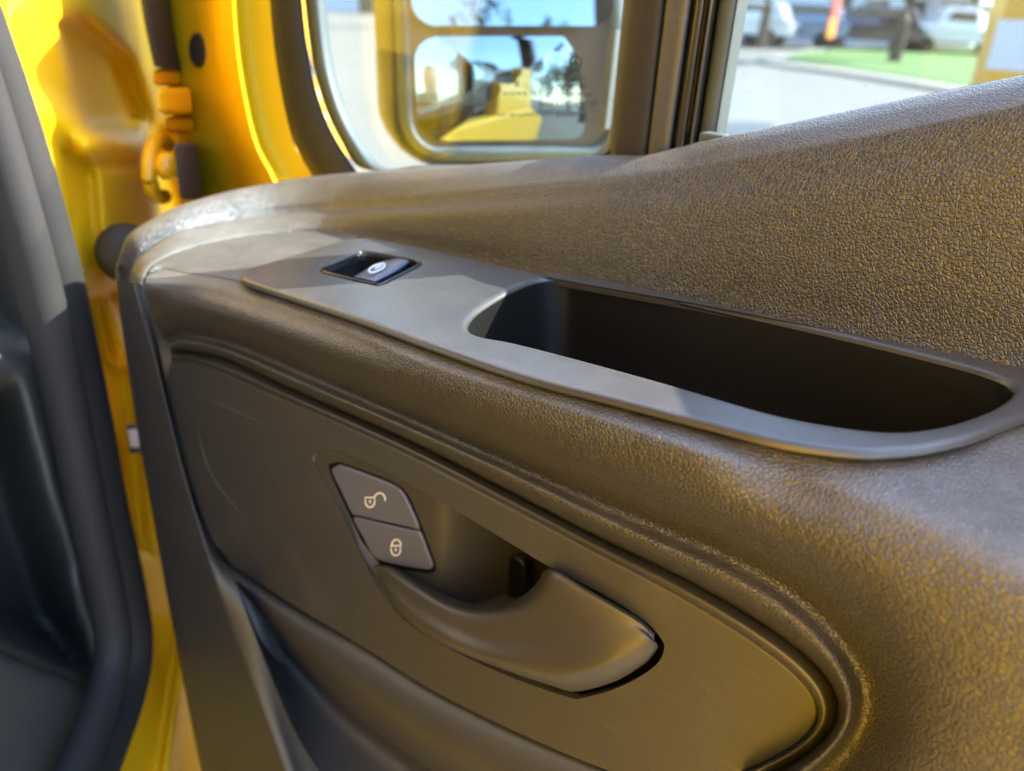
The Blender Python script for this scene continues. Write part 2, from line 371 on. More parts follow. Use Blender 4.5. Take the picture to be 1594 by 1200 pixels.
# button plane inside the recess
xa, xb = -0.300, -0.212
bn = nz((0.0105/(xb-xa), -1, 0)); bp0 = np.array([xa, YE, CH-0.3])
def atB(px, py, lift=0.0): return atP(px, py, bp0+bn*lift, bn)
gap = [(513,733),(519,722),(532,722),(575,737),(612,752),(630,766),(643,790),(662,838),(677,882),(672,892),(655,891),(612,884),(578,870),(546,806)]
slab('button_gap', closed([atB(*q, .0004) for q in gap], 4), bn, m_lip, door, prof=((0, 0), (0, -.0012)))
btnU = [(516,734),(522,726),(533,726),(575,741),(610,755),(626,768),(638,791),(651,823),(640,822),(600,813),(556,803),(547,799),(530,764)]
btnL = [(550,809),(558,807),(600,817),(640,826),(653,830),(664,858),(672,880),(668,887),(655,886),(613,879),(583,868),(565,838)]
for nm, L in (('unlock_button', btnU), ('lock_button', btnL)):
    o = slab(nm, closed([atB(*q, .0018) for q in L], 4), bn, m_button, door, prof=((-.0008, 0), (-.0003, -.0002), (0, -.0008), (0, -.0016)))
    if nm == 'unlock_button': bu = o
    else: bl = o
def icon(name, strokes, w, parent, plane, mat, lift):
    """strokes: pixel polylines drawn as flat ribbons on a plane function"""
    V, Fs = [], []
    for s, cl in strokes:
        P = np.array(s, float); n = len(P)
        T = (np.roll(P, -1, 0)-np.roll(P, 1, 0)) if cl else np.gradient(P, axis=0)
        T /= np.linalg.norm(T, axis=1)[:, None]; Nn = np.stack([T[:, 1], -T[:, 0]], 1)*w/2
        i0 = len(V)
        for p, q in zip(P, Nn):
            V.append(plane(*(p+q), lift)); V.append(plane(*(p-q), lift))
        for i in range(n if cl else n-1):
            j = (i+1) % n; Fs.append((i0+2*i, i0+2*i+1, i0+2*j+1, i0+2*j))
    return mesh_obj(name, V, Fs, mat, parent)
def arc(cx, cy, rx, ry, a0, a1, n=14, tilt=0):
    out = []
    for i in range(n+1):
        a = math.radians(a0+(a1-a0)*i/n); x, y = rx*math.cos(a), ry*math.sin(a); t = math.radians(tilt)
        out.append((cx+x*math.cos(t)-y*math.sin(t), cy+x*math.sin(t)+y*math.cos(t)))
    return out
def padlock(cx, cy, sh):
    body = [(cx-7.5, cy-5)]+arc(cx, cy+1, 7.5, 8.5, 180, 0, 12)+[(cx+7.5, cy-5)]
    body = [(x, y if y < cy-4 else 2*cy+2-y if False else y) for x, y in body]
    body = [(cx-7.5, cy-5.5)]+[(cx+7.2*math.cos(math.radians(a)), cy+1+8.5*math.sin(math.radians(a))) for a in range(180, -1, -15)]+[(cx+7.5, cy-5.5)]
    key = [(cx, cy-2), (cx, cy+3)]
    return [(body, True), (key, False), (sh, False)]
icon('unlocked_padlock_symbol', padlock(576, 780, [(583, 774)]+arc(591, 777, 8.5, 9.5, 200, 375, 14)), 2.3, bu, atB, m_white, .0021)
icon('locked_padlock_symbol', padlock(616, 855, arc(617, 849, 7.2, 9, 180, 360, 14)), 2.3, bl, atB, m_white, .0021)
# round plug in the cup wall
pc = [(797+24*math.cos(a)*0.9, 899+33*math.sin(a)) for a in np.linspace(0, 2*math.pi, 28, endpoint=False)]
yp = min(np.linspace(YE, YE+.06, 400), key=lambda y: abs(y-YE-cupdepth(atY(797, 899, y)[0])))
slab('screw_cover', [atY(*q, yp-.0016) for q in pc], (0, -1, 0), m_tray, door, prof=((-.0012, 0), (-.0004, -.0003), (0, -.001), (0, -.004)))

# ---- door release lever
H_up = [(583,879),(600,879),(640,901),(700,932),(752,945),(800,938),(832,914),(853,886)]
lev_cols = dict(
 a=[(583,880),(612,884),(652,906),(706,934),(756,945),(802,937),(834,912),(856,886),(905,910),(960,940),(1000,964),(1020,986)],
 b=[(584,884),(610,893),(648,917),(702,946),(754,957),(806,949),(842,925),(862,894),(908,916),(960,946),(998,970),(1018,990)],
 c=[(587,890),(608,908),(642,938),(695,970),(748,991),(803,995),(852,984),(895,968),(930,962),(965,964),(998,978),(1019,996)],
 d=[(590,896),(608,921),(640,957),(692,990),(745,1013),(802,1026),(856,1031),(905,1030),(945,1018),(975,1000),(1003,990),(1021,1000)],
 e=[(592,900),(609,929),(640,966),(692,1000),(745,1023),(802,1042),(856,1056),(905,1054),(950,1040),(985,1020),(1010,1005),(1023,1004)],
 f=[(593,902),(609,933),(640,971),(692,1004),(745,1027),(802,1048),(860,1067),(897,1075),(955,1060),(1000,1034),(1018,1016),(1024,1008)])
dep = dict(a=-.0035, b=-.0062, c=-.0082, d=-.0110, e=-.0098, f=-.0045)
tap = np.array([.15, .5, .8, 1, 1, 1, 1, 1, .9, .7, .45, .2])
back = {}
L6 = [[atY(*q, YE+(dep[k]*t if k != 'a' else .004*t)) for q, t in zip(lev_cols[k], tap)] for k in 'abcdef']
under = [atY(*(np.array(q)+(0, -3)), YE+.010) for q in lev_cols['a']]
inn = [atY(*q, YE+.006) for q in lev_cols['f']]
loft('release_handle', [under]+L6+[inn], m_handle, door, ku=5, kv=6)
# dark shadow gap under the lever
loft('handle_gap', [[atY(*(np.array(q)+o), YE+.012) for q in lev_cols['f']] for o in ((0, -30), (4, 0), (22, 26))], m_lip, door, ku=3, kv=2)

# ---- shelf behind / left of the plate, upper trim face and belt ledge
T0px = [(183,415),(188,392),(205,362),(260,330),(300,310),(340,298),(440,284),(485,270),(560,265),(750,261),(940,243),(1010,243),(1110,218),(1350,168),(1594,119),(1760,84)]
T1px = [(210,432),(213,412),(226,388),(275,355),(310,341),(350,334),(440,326),(500,321),(600,318),(750,304),(890,287),(990,277),(1110,262),(1350,221),(1594,172),(1760,136)]
T2px = [(222,442),(227,428),(245,407),(290,388),(330,376),(400,364),(470,356),(530,360),(600,371),(720,394),(860,426),(980,448),(1090,466),(1320,511),(1594,563),(1760,596)]
T0 = []; T1 = []; T2 = []
for i, (a, b, c) in enumerate(zip(T0px, T1px, T2px)):
    p = atX(*a, -0.462); T0.append(p if p[1] < 0.342 else atY(*a, 0.345))
    q = atX(*b, -0.444); T1.append(q if q[1] < 0.316 else atY(*b, 0.318 if i < 12 else 0.322))
    T2.append(atS(*c, dz=0.0))
for _ in range(2):
    for L_ in (T0, T1, T2): L_[4:10] = [L_[i-1]*.25+L_[i]*.5+L_[i+1]*.25 for i in range(4, 10)]
for k, (x, dz) in enumerate(((0.02, .050), (0.06, .068), (0.16, .105), (0.30, .12), (0.41, .122))):
    zt = CH-0.030+dz
    T0.append(np.array([x, .345, zt])); T1.append(np.array([x, .322, zt-.012])); T2.append(np.array([x, .315, CH-.128+(x+.327)*.075]))
T0b = [p+np.array([-.002, .012 if p[1] > .33 else .002, -.012]) for p in T0]
Tm = [t0*.55+t1*.45+np.array([0, 0, .0035]) for t0, t1 in zip(T0, T1)]
Ta = [t0*.13+t1*.87+np.array([0, .0, .0020]) for t0, t1 in zip(T0, T1)]
Tb = [t1*.93+t2*.07+np.array([0, -.0022, -.0018]) for t1, t2 in zip(T1, T2)]
Tc1 = [t1*.72+t2*.28+np.array([0, -.0045, -.001]) for t1, t2 in zip(T1, T2)]
Tc2 = [t1*.35+t2*.65+np.array([0, -.003, 0]) for t1, t2 in zip(T1, T2)]
Tc3 = [t1*.06+t2*.94+np.array([0, -.0006, 0]) for t1, t2 in zip(T1, T2)]
T3 = [p+np.array([0, -.002 if k > 6 else 0, -.004]) for k, p in enumerate(T2)]
loft('leather_trim', [T0b, T0, Tm, Ta, T1, Tb, Tc1, Tc2, Tc3, T3], m_leather, door, ku=7, kv=6)
# shelf skin (horizontal face of the armrest)
shB = [atS(*q, dz=.0002) for q in [(228,428),(245,407),(290,388),(330,376),(400,364),(470,356),(562,365)]]
shF = [atS(*q, dz=-.0006) for q in [(236,424),(255,418),(290,424),(335,430),(379,440),(412,452),(445,464)]]
shM = [a*.5+b*.5+np.array([0, 0, .0008]) for a, b in zip(shB, shF)]
loft('armrest_shelf', [shB, shM, shF], m_leather_fine, door, ku=6, kv=6)

# ---- switch plate with storage tray
tray_px = [(729,508),(738,488),(765,468),(800,448),(838,434),(872,430),(905,433),(1000,452),(1100,474),(1300,519),(1480,563),(1550,584),(1576,600),(1573,614),(1540,635),(1490,653),(1440,664),(1385,668),(1310,661),(1200,640),(1050,597),(900,556),(800,531),(748,521)]
plate_px = [(380,436),(374,429),(379,421),(398,413),(450,398),(520,377),(566,368),(600,373),(720,397),(860,429),(1090,470),(1320,515),(1500,550),(1594,570),(1680,592),(1690,612),(1640,634),(1594,649),(1521,678),(1446,696),(1390,702),(1333,703),(1220,688),(1107,660),(960,622),(812,584),(661,533),(548,492),(435,455)]
sw_px = [(503,421),(507,415),(553,397),(567,392),(600,397),(645,405),(653,409),(648,414),(608,434),(592,442),(580,441),(520,427)]
PL = 0.0034
plate_loop = closed([atS(*q, dz=PL) for q in plate_px], 4)
tray_loop = closed([atS(*q, dz=PL) for q in tray_px], 5)
sw_loop = closed([atS(*q, dz=PL) for q in sw_px], 2)
plate = slab('switch_plate', plate_loop, SN, m_smooth, door, holes=[tray_loop, sw_loop],
     prof=((-.0030, 0), (-.0016, -.0002), (-.0005, -.0009), (0, -.0020), (-.0004, -.0028), (-.0030, -.0031)),
     hprof=((-.0030, 0), (-.0016, -.0003), (-.0005, -.0011), (0, -.0026), (0, -.004)), sharp=80)
# tray: walls and floor
u_, v_, n_ = frame_of(SN)
tc_ = tray_loop.mean(0); T2d = np.stack([(tray_loop-tc_)@u_, (tray_loop-tc_)@v_], 1)
rows = []
for d, h in ((-0.0, -.002), (-.0006, -.012), (-.002, -.03), (-.004, -.05), (-.007, -.057), (-.013, -.0595)):
    o2 = offset2(T2d, d); rows.append(np.array([tc_+u_*q[0]+v_*q[1]+n_*h for q in o2]))
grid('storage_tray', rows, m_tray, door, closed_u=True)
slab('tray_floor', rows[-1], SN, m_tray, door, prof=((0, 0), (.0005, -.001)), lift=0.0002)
# switch well, rocker and rocker mark
sc_ = sw_loop.mean(0)
grid('switch_well', [sw_loop+SN*-.002, sw_loop*1+SN*-.012, sc_+(sw_loop-sc_)*.05+SN*-.0125], m_lip, door, closed_u=True)
grid('switch_bezel', [sw_loop+SN*-.0032, sc_+(sw_loop-sc_)*.985+SN*.0001, sc_+(sw_loop-sc_)*1.02+SN*.0007, sc_+(sw_loop-sc_)*1.045+SN*.0001], m_gloss_black, door, closed_u=True)
rk = lambda L, dz: [atS(*q, dz=PL+dz) for q in L]
rocker = loft('window_switch', [rk(((550,431),(578,415),(606,400)), -.0115), rk(((551,431),(579,415),(607,400)), -.0045), rk(((556,432),(584,416),(611,401)), -.0022), rk(((576,436),(604,419),(629,404)), .0006),
    rk(((588,439),(618,423),(640,407)), -.0014), rk(((593,441),(624,425),(646,409)), -.0090)], m_button, door, ku=6, kv=8)
wsym = [(574+x, 421+y) for x, y in ((0, 0), (4, -5), (12, -9), (22, -11), (25, -9), (22, -4), (12, 1), (4, 3))]
def atRk(px, py, lift): return atS(px, py, PL+.0008+lift)
icon('window_symbol', [(closed(wsym, 3), True), ([(583, 418), (594, 413)], False)], 2.6, rocker, atRk, m_white, .0006)

# ---- border strip at the hinge edge of the trim and its bevel
YS = 0.207
st_l = [(186,400),(180,433),(193,533),(213,667),(237,800),(267,967),(300,1133),(340,1330)]
st_r = [(209,418),(207,437),(238,545),(262,640),(296,770),(352,955),(418,1128),(492,1330)]
se_r = [(224,425),(223,443),(252,560),(266,650),(303,780),(385,940),(442,1115),(515,1330)]
A0 = [atY(*(np.array(q)+(6, 2)), YS+.030) for q in st_l]
A1 = [atY(*q, YS+.003) for q in st_l]
A2 = [atY(*(np.array(a)*.75+np.array(b)*.25), YS-.0005) for a, b in zip(st_l, st_r)]
A3 = [atY(*(np.array(a)*.1+np.array(b)*.9), YS) for a, b in zip(st_l, st_r)]
A4 = [atY(*(np.array(b)*.8+np.array(c)*.2), YS+.002) for b, c in zip(st_r, se_r)]
A5 = [atY(*c, YS+.011) for c in se_r]
A6 = [p+np.array([0.0, .012, 0]) for p in A5]
loft('edge_strip', [A0, A1, A2, A3, A4, A5, A6], m_inlay, door, ku=7, kv=4)
# filler between seam and the armrest / inlay
ls = [(222,442),(240,510),(252,560),(264,640),(300,777),(352,872)]
rs = [(262,447),(285,500),(285,560),(300,640),(340,760),(400,880)]
loft('side_trim', [[atY(*q, YE+(.004 if i > 2 else -.004)) for i, q in enumerate(ls)], [atY(*q, YE+(.006 if i > 1 else .000)) for i, q in enumerate(rs)]], m_inlay, door, ku=5, kv=3)

# ---- lower ledge below the oval and the map pocket face
lo = dict(
 a=[(335,845),(352,872),(405,910),(467,950),(567,1010),(667,1073),(800,1140),(950,1203),(1100,1262),(1230,1300)],
 b=[(340,862),(358,893),(408,930),(465,975),(550,1040),(640,1103),(770,1178),(910,1245),(1060,1310),(1200,1350)],
 c=[(345,872),(368,906),(405,945),(462,1000),(535,1062),(615,1122),(735,1200),(870,1275),(1020,1345),(1180,1400)],
 d=[(352,880),(374,915),(402,955),(455,1020),(520,1082),(590,1138),(700,1215),(830,1290),(980,1370),(1150,1440)],
 e=[(360,890),(380,930),(404,975),(452,1040),(510,1104),(575,1160),(680,1240),(800,1320),(950,1400),(1120,1480)],
 f=[(368,910),(395,985),(425,1060),(465,1150),(520,1230),(590,1300),(690,1380),(800,1450),(930,1520),(1090,1580)])
ly = dict(a=YE+.004, b=YE-.004, c=YE-.003, d=YE+.010, e=YE+.018, f=YE-.020)
loft('trim_ledge', [[atY(*q, YE+.012) for q in lo['a']]]+[[atY(*q, ly[k]) for q in lo[k]] for k in 'abcd']+[[atY(*q, ly['e']) for q in lo['d']]], m_inlay, door, ku=6, kv=5)
loft('map_pocket_face', [[atY(*(np.array(q)+(0, -8)), YE+.020) for q in lo['d']], [atY(*q, YE+.018) for q in lo['e']], [atY(*q, ly['f']) for q in lo['f']]], m_inlay, door, ku=6, kv=5)

# ---- window: quarter glass, seals, divider pillar, main glass
YG = 0.368
def strip(name, left, right, ylist, fr, mat, k=6, kv=4):
    """sheet between two pixel polylines: fr = blend fractions, ylist = depth of each rail"""
    return loft(name, [[atY(*(np.array(a)*(1-t)+np.array(b)*t), y) for a, b in zip(left, right)] for t, y in zip(fr, ylist)], mat, door, ku=k, kv=kv)
qo = [(408,-160),(413,-60),(418,20),(427,100),(440,175),(460,228),(486,275)]         # outer edge of black seal
qi = [(462,-160),(466,-60),(472,20),(483,100),(500,165),(522,215),(556,268)]
strip('window_seal', qo, qi, [YG+.006, YG-.012, YG-.016, YG-.012, YG-.002], [0, .04, .5, .95, 1], m_rubber)
ql = [(466,-160),(470,-60),(476,20),(487,100),(505,165),(530,218),(562,262)]
qr = [(500,-160),(504,-60),(509,20),(520,105),(540,172),(566,222),(602,262)]
bl0 = ql+[(640,264),(760,262),(880,255),(935,247),(962,225),(975,160),(985,60),(995,-60),(1003,-160)]
br0 = qr+[(650,257),(760,256),(875,249),(922,240),(945,215),(957,155),(967,60),(977,-60),(985,-160)]
strip('glass_gasket', bl0, br0, [YG-.001, YG-.009, YG-.010, YG-.004, YG+.002], [0, .15, .5, .85, 1], m_rubber_grey, k=5)
quarter = slab('quarter_glass', [atY(*q, YG+.001) for q in [(455,-170)]+ql[1:]+[(640,264),(880,258),(945,250),(975,225),(990,60),(1010,-170)]], (0, -1, 0), m_glass, door, prof=((0, 0), (0, -.004)), cap_bottom=True)
# divider pillar
def vert(px0, px1, y0=-180, y1=250): return [(px1+(px0-px1)*t, y1+(y0-y1)*t) for t in np.linspace(1, 0, 6)]
pA = vert(988, 945, -180, 262); pB = vert(1055, 1003, -180, 258); pC = vert(1102, 1042, -180, 246); pD = vert(1122, 1066, -180, 240)
pE = vert(1146, 1084, -180, 236); pF = vert(1178, 1112, -180, 226); pG = vert(1196, 1127, -180, 222)
strip('divider_pillar', pA, pB, [YG+.004, YG-.012, YG-.019, YG-.019, YG-.010], [0, .04, .3, .95, 1], m_rubber)
strip('pillar_trim', pB, pC, [YG-.012, YG-.0165, YG-.019, YG-.018, YG-.006], [0, .05, .2, .94, 1], m_inlay)
strip('channel_lip', pC, pE, [YG-.006, YG-.016, YG-.018, YG-.010, YG-.014, YG-.008, YG+.004], [0, .08, .4, .55, .7, .9, 1], m_gloss_black)
strip('glass_channel', pE, pF, [YG+.004, YG-.004, YG-.0045, YG-.002], [0, .1, .7, 1], m_rubber_grey)
strip('channel_edge', pF, pG, [YG-.003, YG-.001, YG+.004], [0, .3, 1], m_rubber_grey)
slab('door_glass', [atY(*q, YG+.006) for q in ((1195,-180),(1108,240),(1110,262),(1900,120),(1900,-180))], (0, -1, 0), m_glass, door, prof=((0, 0), (0, -.004)), cap_bottom=True)
# outer belt weatherstrip behind the trim edge
wb = [(1090,228),(1110,221),(1230,196),(1350,171),(1480,144),(1594,121),(1760,86)]
strip('belt_weatherstrip', [(a, b-5) for a, b in wb], [(a, b+6) for a, b in wb], [.3525, .349, .347, .349], [0, .3, .6, 1], m_lip)
mc = atY(1112, 214, .349)
box('channel_end_cap', mc-np.array([.006, .004, .004]), mc+np.array([.007, .004, .002]), m_rubber_grey, door, bev=.0015)

# ---- yellow door shell seen past the hinge end of the trim
sh = [(238,-120),(246,0),(258,110),(275,220),(292,320),(300,420)]
shb = [(300,-120),(306,0),(314,110),(328,220),(345,320),(352,420)]
shc = [(350,-120),(352,0),(362,110),(385,220),(418,300),(430,420)]
shd = [(372,-120),(375,0),(386,110),(410,220),(448,300),(460,420)]
she = [(415,-120),(420,0),(432,110),(456,220),(492,290),(520,420)]
ys = [.372, .356, .352, .345, .320, .314, .338, .352]
rails = [sh, [(a+4, b) for a, b in sh], shb, [(a*.5+c*.5, b) for (a, b), (c, d) in zip(shb, shc)], shc, [(a*.5+c*.5, b) for (a, b), (c, d) in zip(shc, shd)], shd, she]
loft('door_shell', [[atY(*q, y) for q in r] for r, y in zip(rails, ys)], m_yellow_jamb, door, ku=6, kv=6)
hp = [(305+12.5*math.cos(a)+1.5*math.sin(a), 78+27*math.sin(a)) for a in np.linspace(0, 2*math.pi, 24, endpoint=False)]
slab('rubber_plug', [atY(*q, .349) for q in hp], (0, -1, 0), m_rubber, door, prof=((-.0015, 0), (-.0004, -.0005), (0, -.0015), (0, -.005)))
# outer skin of the door (below the belt) and frame above, seen from outside in the mirror
def ext_box(name, x0, x1, y0, y1, z0, z1, mat): return box(name, (x0, y0, z0), (x1, y1, z1), mat, door, bev=.012)
ext_box('outer_skin', -.66, .42, .385, .425, .52, CH-.16, m_yellow)
ext_box('outer_skin', -.10, .42, .385, .42, CH-.165, CH-.03, m_yellow)
ext_box('outer_skin', .10, .42, .386, .419, CH-.04, CH+.07, m_yellow)
ext_box('window_frame', .36, .42, .345, .40, CH-.06, CH+.55, m_gloss_black)
ext_box('window_frame', -.40, .42, .345, .40, CH+.52, CH+.60, m_gloss_black)

# ---- wing mirror on the outside of the door
NM = nz((0.82, -0.57, 0.03)); PM = np.array([-0.47, 0.545, CH-0.04])
def atM(px, py, off=0.0): return atP(px, py, PM+NM*off, NM)
def rrect(x0, y0, x1, y1, r, skew=0.0, n=6):
    pts = []
    for cx, cy, a0 in ((x1-r, y0+r, -90), (x1-r, y1-r, 0), (x0+r, y1-r, 90), (x0+r, y0+r, 180)):
        for i in range(n+1):
            a = math.radians(a0+90*i/n); pts.append((cx+r*math.cos(a), cy+r*math.sin(a)))
    return [(x+skew*(y-y1), y) for x, y in pts]
m_housing = simple('mirror_housing_plastic', (0.05, 0.05, 0.05), 0.5, bump=.0003)
m_shell = simple('mirror_shell_black', (0.025, 0.03, 0.034), 0.6, spec=.2)
m_frame = simple('mirror_frame_grey', (0.075, 0.115, 0.135), 0.6, spec=.25, var=.15, scale=30)
hout = rrect(628, -420, 984, 252, 70, 0.035)
housing = slab('mirror_housing', [atM(*q, -.004) for q in hout], NM, m_frame, door, holes=[[atM(*q, -.004) for q in rrect(645, -400, 958, 228, 42, 0.035)]],
    prof=((-.006, 0), (-.002, -.002), (0, -.007), (.001, -.018)), hprof=((-.004, 0), (-.001, -.002), (0, -.006), (0, -.014)))
slab('mirror_shell', [atM(*q, -.016) for q in rrect(622, -430, 990, 258, 74, 0.035)], NM, m_shell, housing, prof=((-.002, 0), (.003, -.006), (.006, -.05), (.004, -.11), (-.006, -.16), (-.03, -.19), (-.06, -.20)), cap_bottom=True)
inner = slab('mirror_surround', [atM(*q, -.012) for q in rrect(640, -405, 963, 233, 42, 0.035)], NM, m_housing, housing, prof=((0, 0), (0, -.004)))
def mirror_glass(x0, y0, x1, y1, r, curv, off, tilt=(0, 0)):
    Lp = rrect(x0, y0, x1, y1, r, 0.035, 8); c = np.mean(Lp, 0); V = []; Fs = []
    pc = atM(*c, off); u, v, n = frame_of(NM)
    if curv: 
        cen = pc
    rings = 14
    for k in range(rings+1):
        for q in Lp:
            t = k/rings; p = atM(*(c+(np.array(q)-c)*t), off); d = p-pc
            V.append(p-NM*(curv*(d@d)+tilt[0]*(d@u)+tilt[1]*(d@v)))
    m = len(Lp)
    for k in range(rings):
        for i in range(m):
            a, b = k*m+i, k*m+(i+1) % m; Fs.append((a, b, b+m, a+m))
    return mesh_obj('mirror_glass', V, Fs, m_mirror, housing)
mirror_glass(652, 57, 926, 219, 38, 1.15, -.004, (0.02, 0.045))
mirror_glass(640, -330, 948, 40, 38, 0.12, -.008, (-0.06, 0.14))
# ribbed reflector strip on the mirror edge
for i in range(22):
    q = atM(957+(-.11)*(i*7), 50+i*7, .006)
    box('reflector_rib', q-np.array([.004, .004, .0016]), q+np.array([.004, .004, .0013]), m_rubber_grey, housing, bev=.0006, seg=1)
# mirror arm to the door corner
tube('mirror_arm', [(-.52, .60, CH-.15), (-.50, .53, CH-.19), (-.46, .44, CH-.21), (-.45, .39, CH-.21)], .03, m_housing, door, k=4)

# ---- printed marks on the quarter glass (read from outside, so mirrored here)
def atQ(px, py, lift): return atY(px, py, YG-.0005)
star = [arc(896, 98, 9, 10.5, 0, 360, 24)[:-1]]
icon('glass_emblem', [(star[0], True)]+[([(896, 98), (896+8.5*math.cos(math.radians(a)), 98+10*math.sin(math.radians(a)))], False) for a in (-90, 30, 150)], 2.0, quarter, atQ, m_etch, 0)
def text_on_glass(body, px, py, hpx):
    cu = bpy.data.curves.new('glass_print', 'FONT'); cu.body = body; cu.size = 1.0
    ob = bpy.data.objects.new('tmp', cu); col.objects.link(ob); bpy.context.view_layer.update()
    me = ob.evaluated_get(bpy.context.evaluated_depsgraph_get()).to_mesh()
    V = [tuple(v.co) for v in me.vertices]; Fs = [tuple(p.vertices) for p in me.polygons]
    bpy.data.objects.remove(ob)
    xs = [v[0] for v in V]; w = max(xs)
    V = [atQ(px+(w-v[0])*hpx*1.25, py-v[1]*hpx*1.4+(w-v[0])*hpx*-.02, 0) for v in V]
    return mesh_obj('glass_print', V, Fs, m_etch, quarter, smooth=False)
for b_, x, y, h in (("NIAM ESAELP", 852, 126, 8), ("EM 71 MEM OC", 848, 139, 8), ("A50M MH1 TCO", 850, 152, 8), ("03 CC KDT1 2 AO", 848, 166, 8), ("1882452", 866, 182, 8),
                    ("I", 801, 122, 10), ("X", 801, 136, 10), ("EC XWWW", 782, 150, 8), ("TAWNUS ME1 WA", 775, 182, 6)):
    text_on_glass(b_, x, y, h)

# ================================================================== THE VAN BODY
van = empty('yellow_van', (-0.75, 0.40, 0.0), 'yellow van body beside the open door with black rubber doorway seal', 'van')
def sst(a, b, x): t = np.clip((x-a)/(b-a), 0, 1); return t*t*(3-2*t)
def seg_d(px, py, a, b):
    a = np.array(a, float); b = np.array(b, float); d = b-a; t = np.clip(((px-a[0])*d[0]+(py-a[1])*d[1])/(d@d), 0, 1)
    return math.hypot(px-a[0]-t*d[0], py-a[1]-t*d[1])
def poly_sd(px, py, P):
    ins = False; dm = 1e9; n = len(P)
    for i in range(n):
        a, b = P[i], P[(i+1) % n]; dm = min(dm, seg_d(px, py, a, b))
        if (a[1] > py) != (b[1] > py) and px < (b[0]-a[0])*(py-a[1])/(b[1]-a[1])+a[0]: ins = not ins
    return -dm if ins else dm
def jamb(px, py):
    h = 0.0
    h -= .016*sst(12, -14, poly_sd(px, py, [(92,38),(130,30),(200,90),(232,180),(205,200),(140,200),(118,150)]))
    h += .012*sst(40, 0, seg_d(px, py, (70,170), (140,228)))+.010*sst(36, 0, seg_d(px, py, (140,228), (212,236)))
    h += .010*sst(10, -10, poly_sd(px, py, [(146,258),(238,262),(246,350),(238,420),(160,420)]))
    h -= .022*sst(16, -8, poly_sd(px, py, [(240,200),(262,190),(300,330),(262,340)]))
    h += .012*sst(40, 5, seg_d(px, py, (20,20), (75,320)))
    h += .014*sst(22, 0, seg_d(px, py, (190,560), (170,480)))
    h -= .014*sst(10, -20, poly_sd(px, py, [(120,470),(185,450),(215,640),(236,860),(205,860),(160,640)]))
    h += .016*sst(20, 0, seg_d(px, py, (296,960), (258,1210)))
    return h
ysx = np.arange(-260, 1420, 12.0)
seal_x = lambda y: np.interp(y, [-140, 20, 150, 300, 460, 630, 800, 920, 1000, 1068, 1180, 1320], [-132, -76, -30, 18, 62, 103, 137, 164, 176, 166, 124, 62])
grid('hinge_pillar', [[atV(x, y, jamb(x, y)*sst(20, 60, x-seal_x(y))) for x in np.linspace(seal_x(y)+6, 420, 70)] for y in ysx], m_yellow_jamb, van)
tube('door_seal', [atV(*q, .018) for q in ((-110,-140),(-54,20),(-8,140),(42,290),(88,450),(126,620),(160,790),(188,910),(202,1000),(192,1075),(150,1190),(90,1330))], .0165, m_rubber, van, k=6, sides=16, up=NV)
tube('seal_lip', [atV(*q, .030) for q in ((-132,-140),(-76,20),(-30,150),(18,300),(64,460),(103,630),(137,800),(164,920),(176,1000),(166,1068),(124,1180),(62,1320))], .012, m_rubber, van, k=6, sides=14, up=NV)
m_dash = trim_plastic('dash_plastic', (0.085, 0.080, 0.072), 0.5, grain=.0001, gscale=1500, dust=.2, smudge=.06)
def dash(px, py):
    h = .004-.10*sst(20, -70, poly_sd(px, py, [(-200,560),(20,600),(62,760),(108,900),(146,1020),(150,1066),(60,1030),(-200,930)]))
    h += .008*sst(16, 2, seg_d(px, py, (108,900), (143,1020)))
    h -= .05*sst(40, -60, poly_sd(px, py, [(-200,-200),(-60,-200),(-20,300),(30,520),(-200,520)]))
    return h
ysx = np.arange(-260, 1420, 16.0)
grid('dash_trim', [[atV(seal_x(y)+4-u*900, y, dash(seal_x(y)+4-u*900, y)+.006) for u in np.linspace(0, 1, 70)**1.3] for y in ysx], m_dash, van)
tube('pocket_edge', [atV(*q, .004) for q in ((-60,985),(0,1004),(70,1036),(140,1064))], .0045, m_rubber, van, k=4)
def vbox(name, t0, t1, z0, z1, o0, o1, mat, bev=.01):
    V = []
    bm = bmesh.new(); bmesh.ops.create_cube(bm, size=1.0)
    for v in bm.verts:
        v.co = Vector(((v.co.x+.5)*(t1-t0)+t0, (v.co.y+.5)*(o1-o0)+o0, (v.co.z+.5)*(z1-z0)+z0))
    if bev: bmesh.ops.bevel(bm, geom=bm.edges[:], offset=bev, segments=3, affect='EDGES')
    for v in bm.verts:
        p = HV+DV*v.co.x+NV*v.co.y; v.co = Vector((p[0], p[1], v.co.z))
    bmesh.ops.recalc_face_normals(bm, faces=bm.faces)
    me = bpy.data.meshes.new(name); bm.to_mesh(me); bm.free()
    o = bpy.data.objects.new(name, me); col.objects.link(o); me.materials.append(mat)
    o.parent = van; o.matrix_parent_inverse = van.matrix_world.inverted(); return o
vbox('side_panel', 1.20, 5.6, .38, 2.66, -.09, -.02, m_yellow, .03)
vbox('door_pillar', .90, 1.18, .38, 2.66, -.30, -.005, m_yellow, .02)
vbox('sill', -.2, 1.19, .36, .62, -.30, -.035, m_yellow, .03)
vbox('roof', -.6, 5.6, 2.60, 2.74, -1.8, -.03, m_yellow, .04)
vbox('fender', -1.7, -.06, .55, CH-.27, -.5, -.03, m_yellow, .05)
vbox('bonnet', -1.75, -.35, CH-.33, CH-.235, -1.5, -.06, m_yellow, .03)
vbox('windscreen_pillar', -1.13, -1.04, CH-.26, CH+.7, -.12, -.04, m_yellow, .012)
vbox('windscreen_pillar', -.16, -.04, CH-.26, CH+.9, -.26, -.16, m_yellow, .02)
vbox('windscreen', -1.9, -1.14, CH-.22, CH+.7, -.16, -.12, m_gloss_black, .005)
m_lining = simple('beige_cab_lining', (.30, .26, .20), .9)
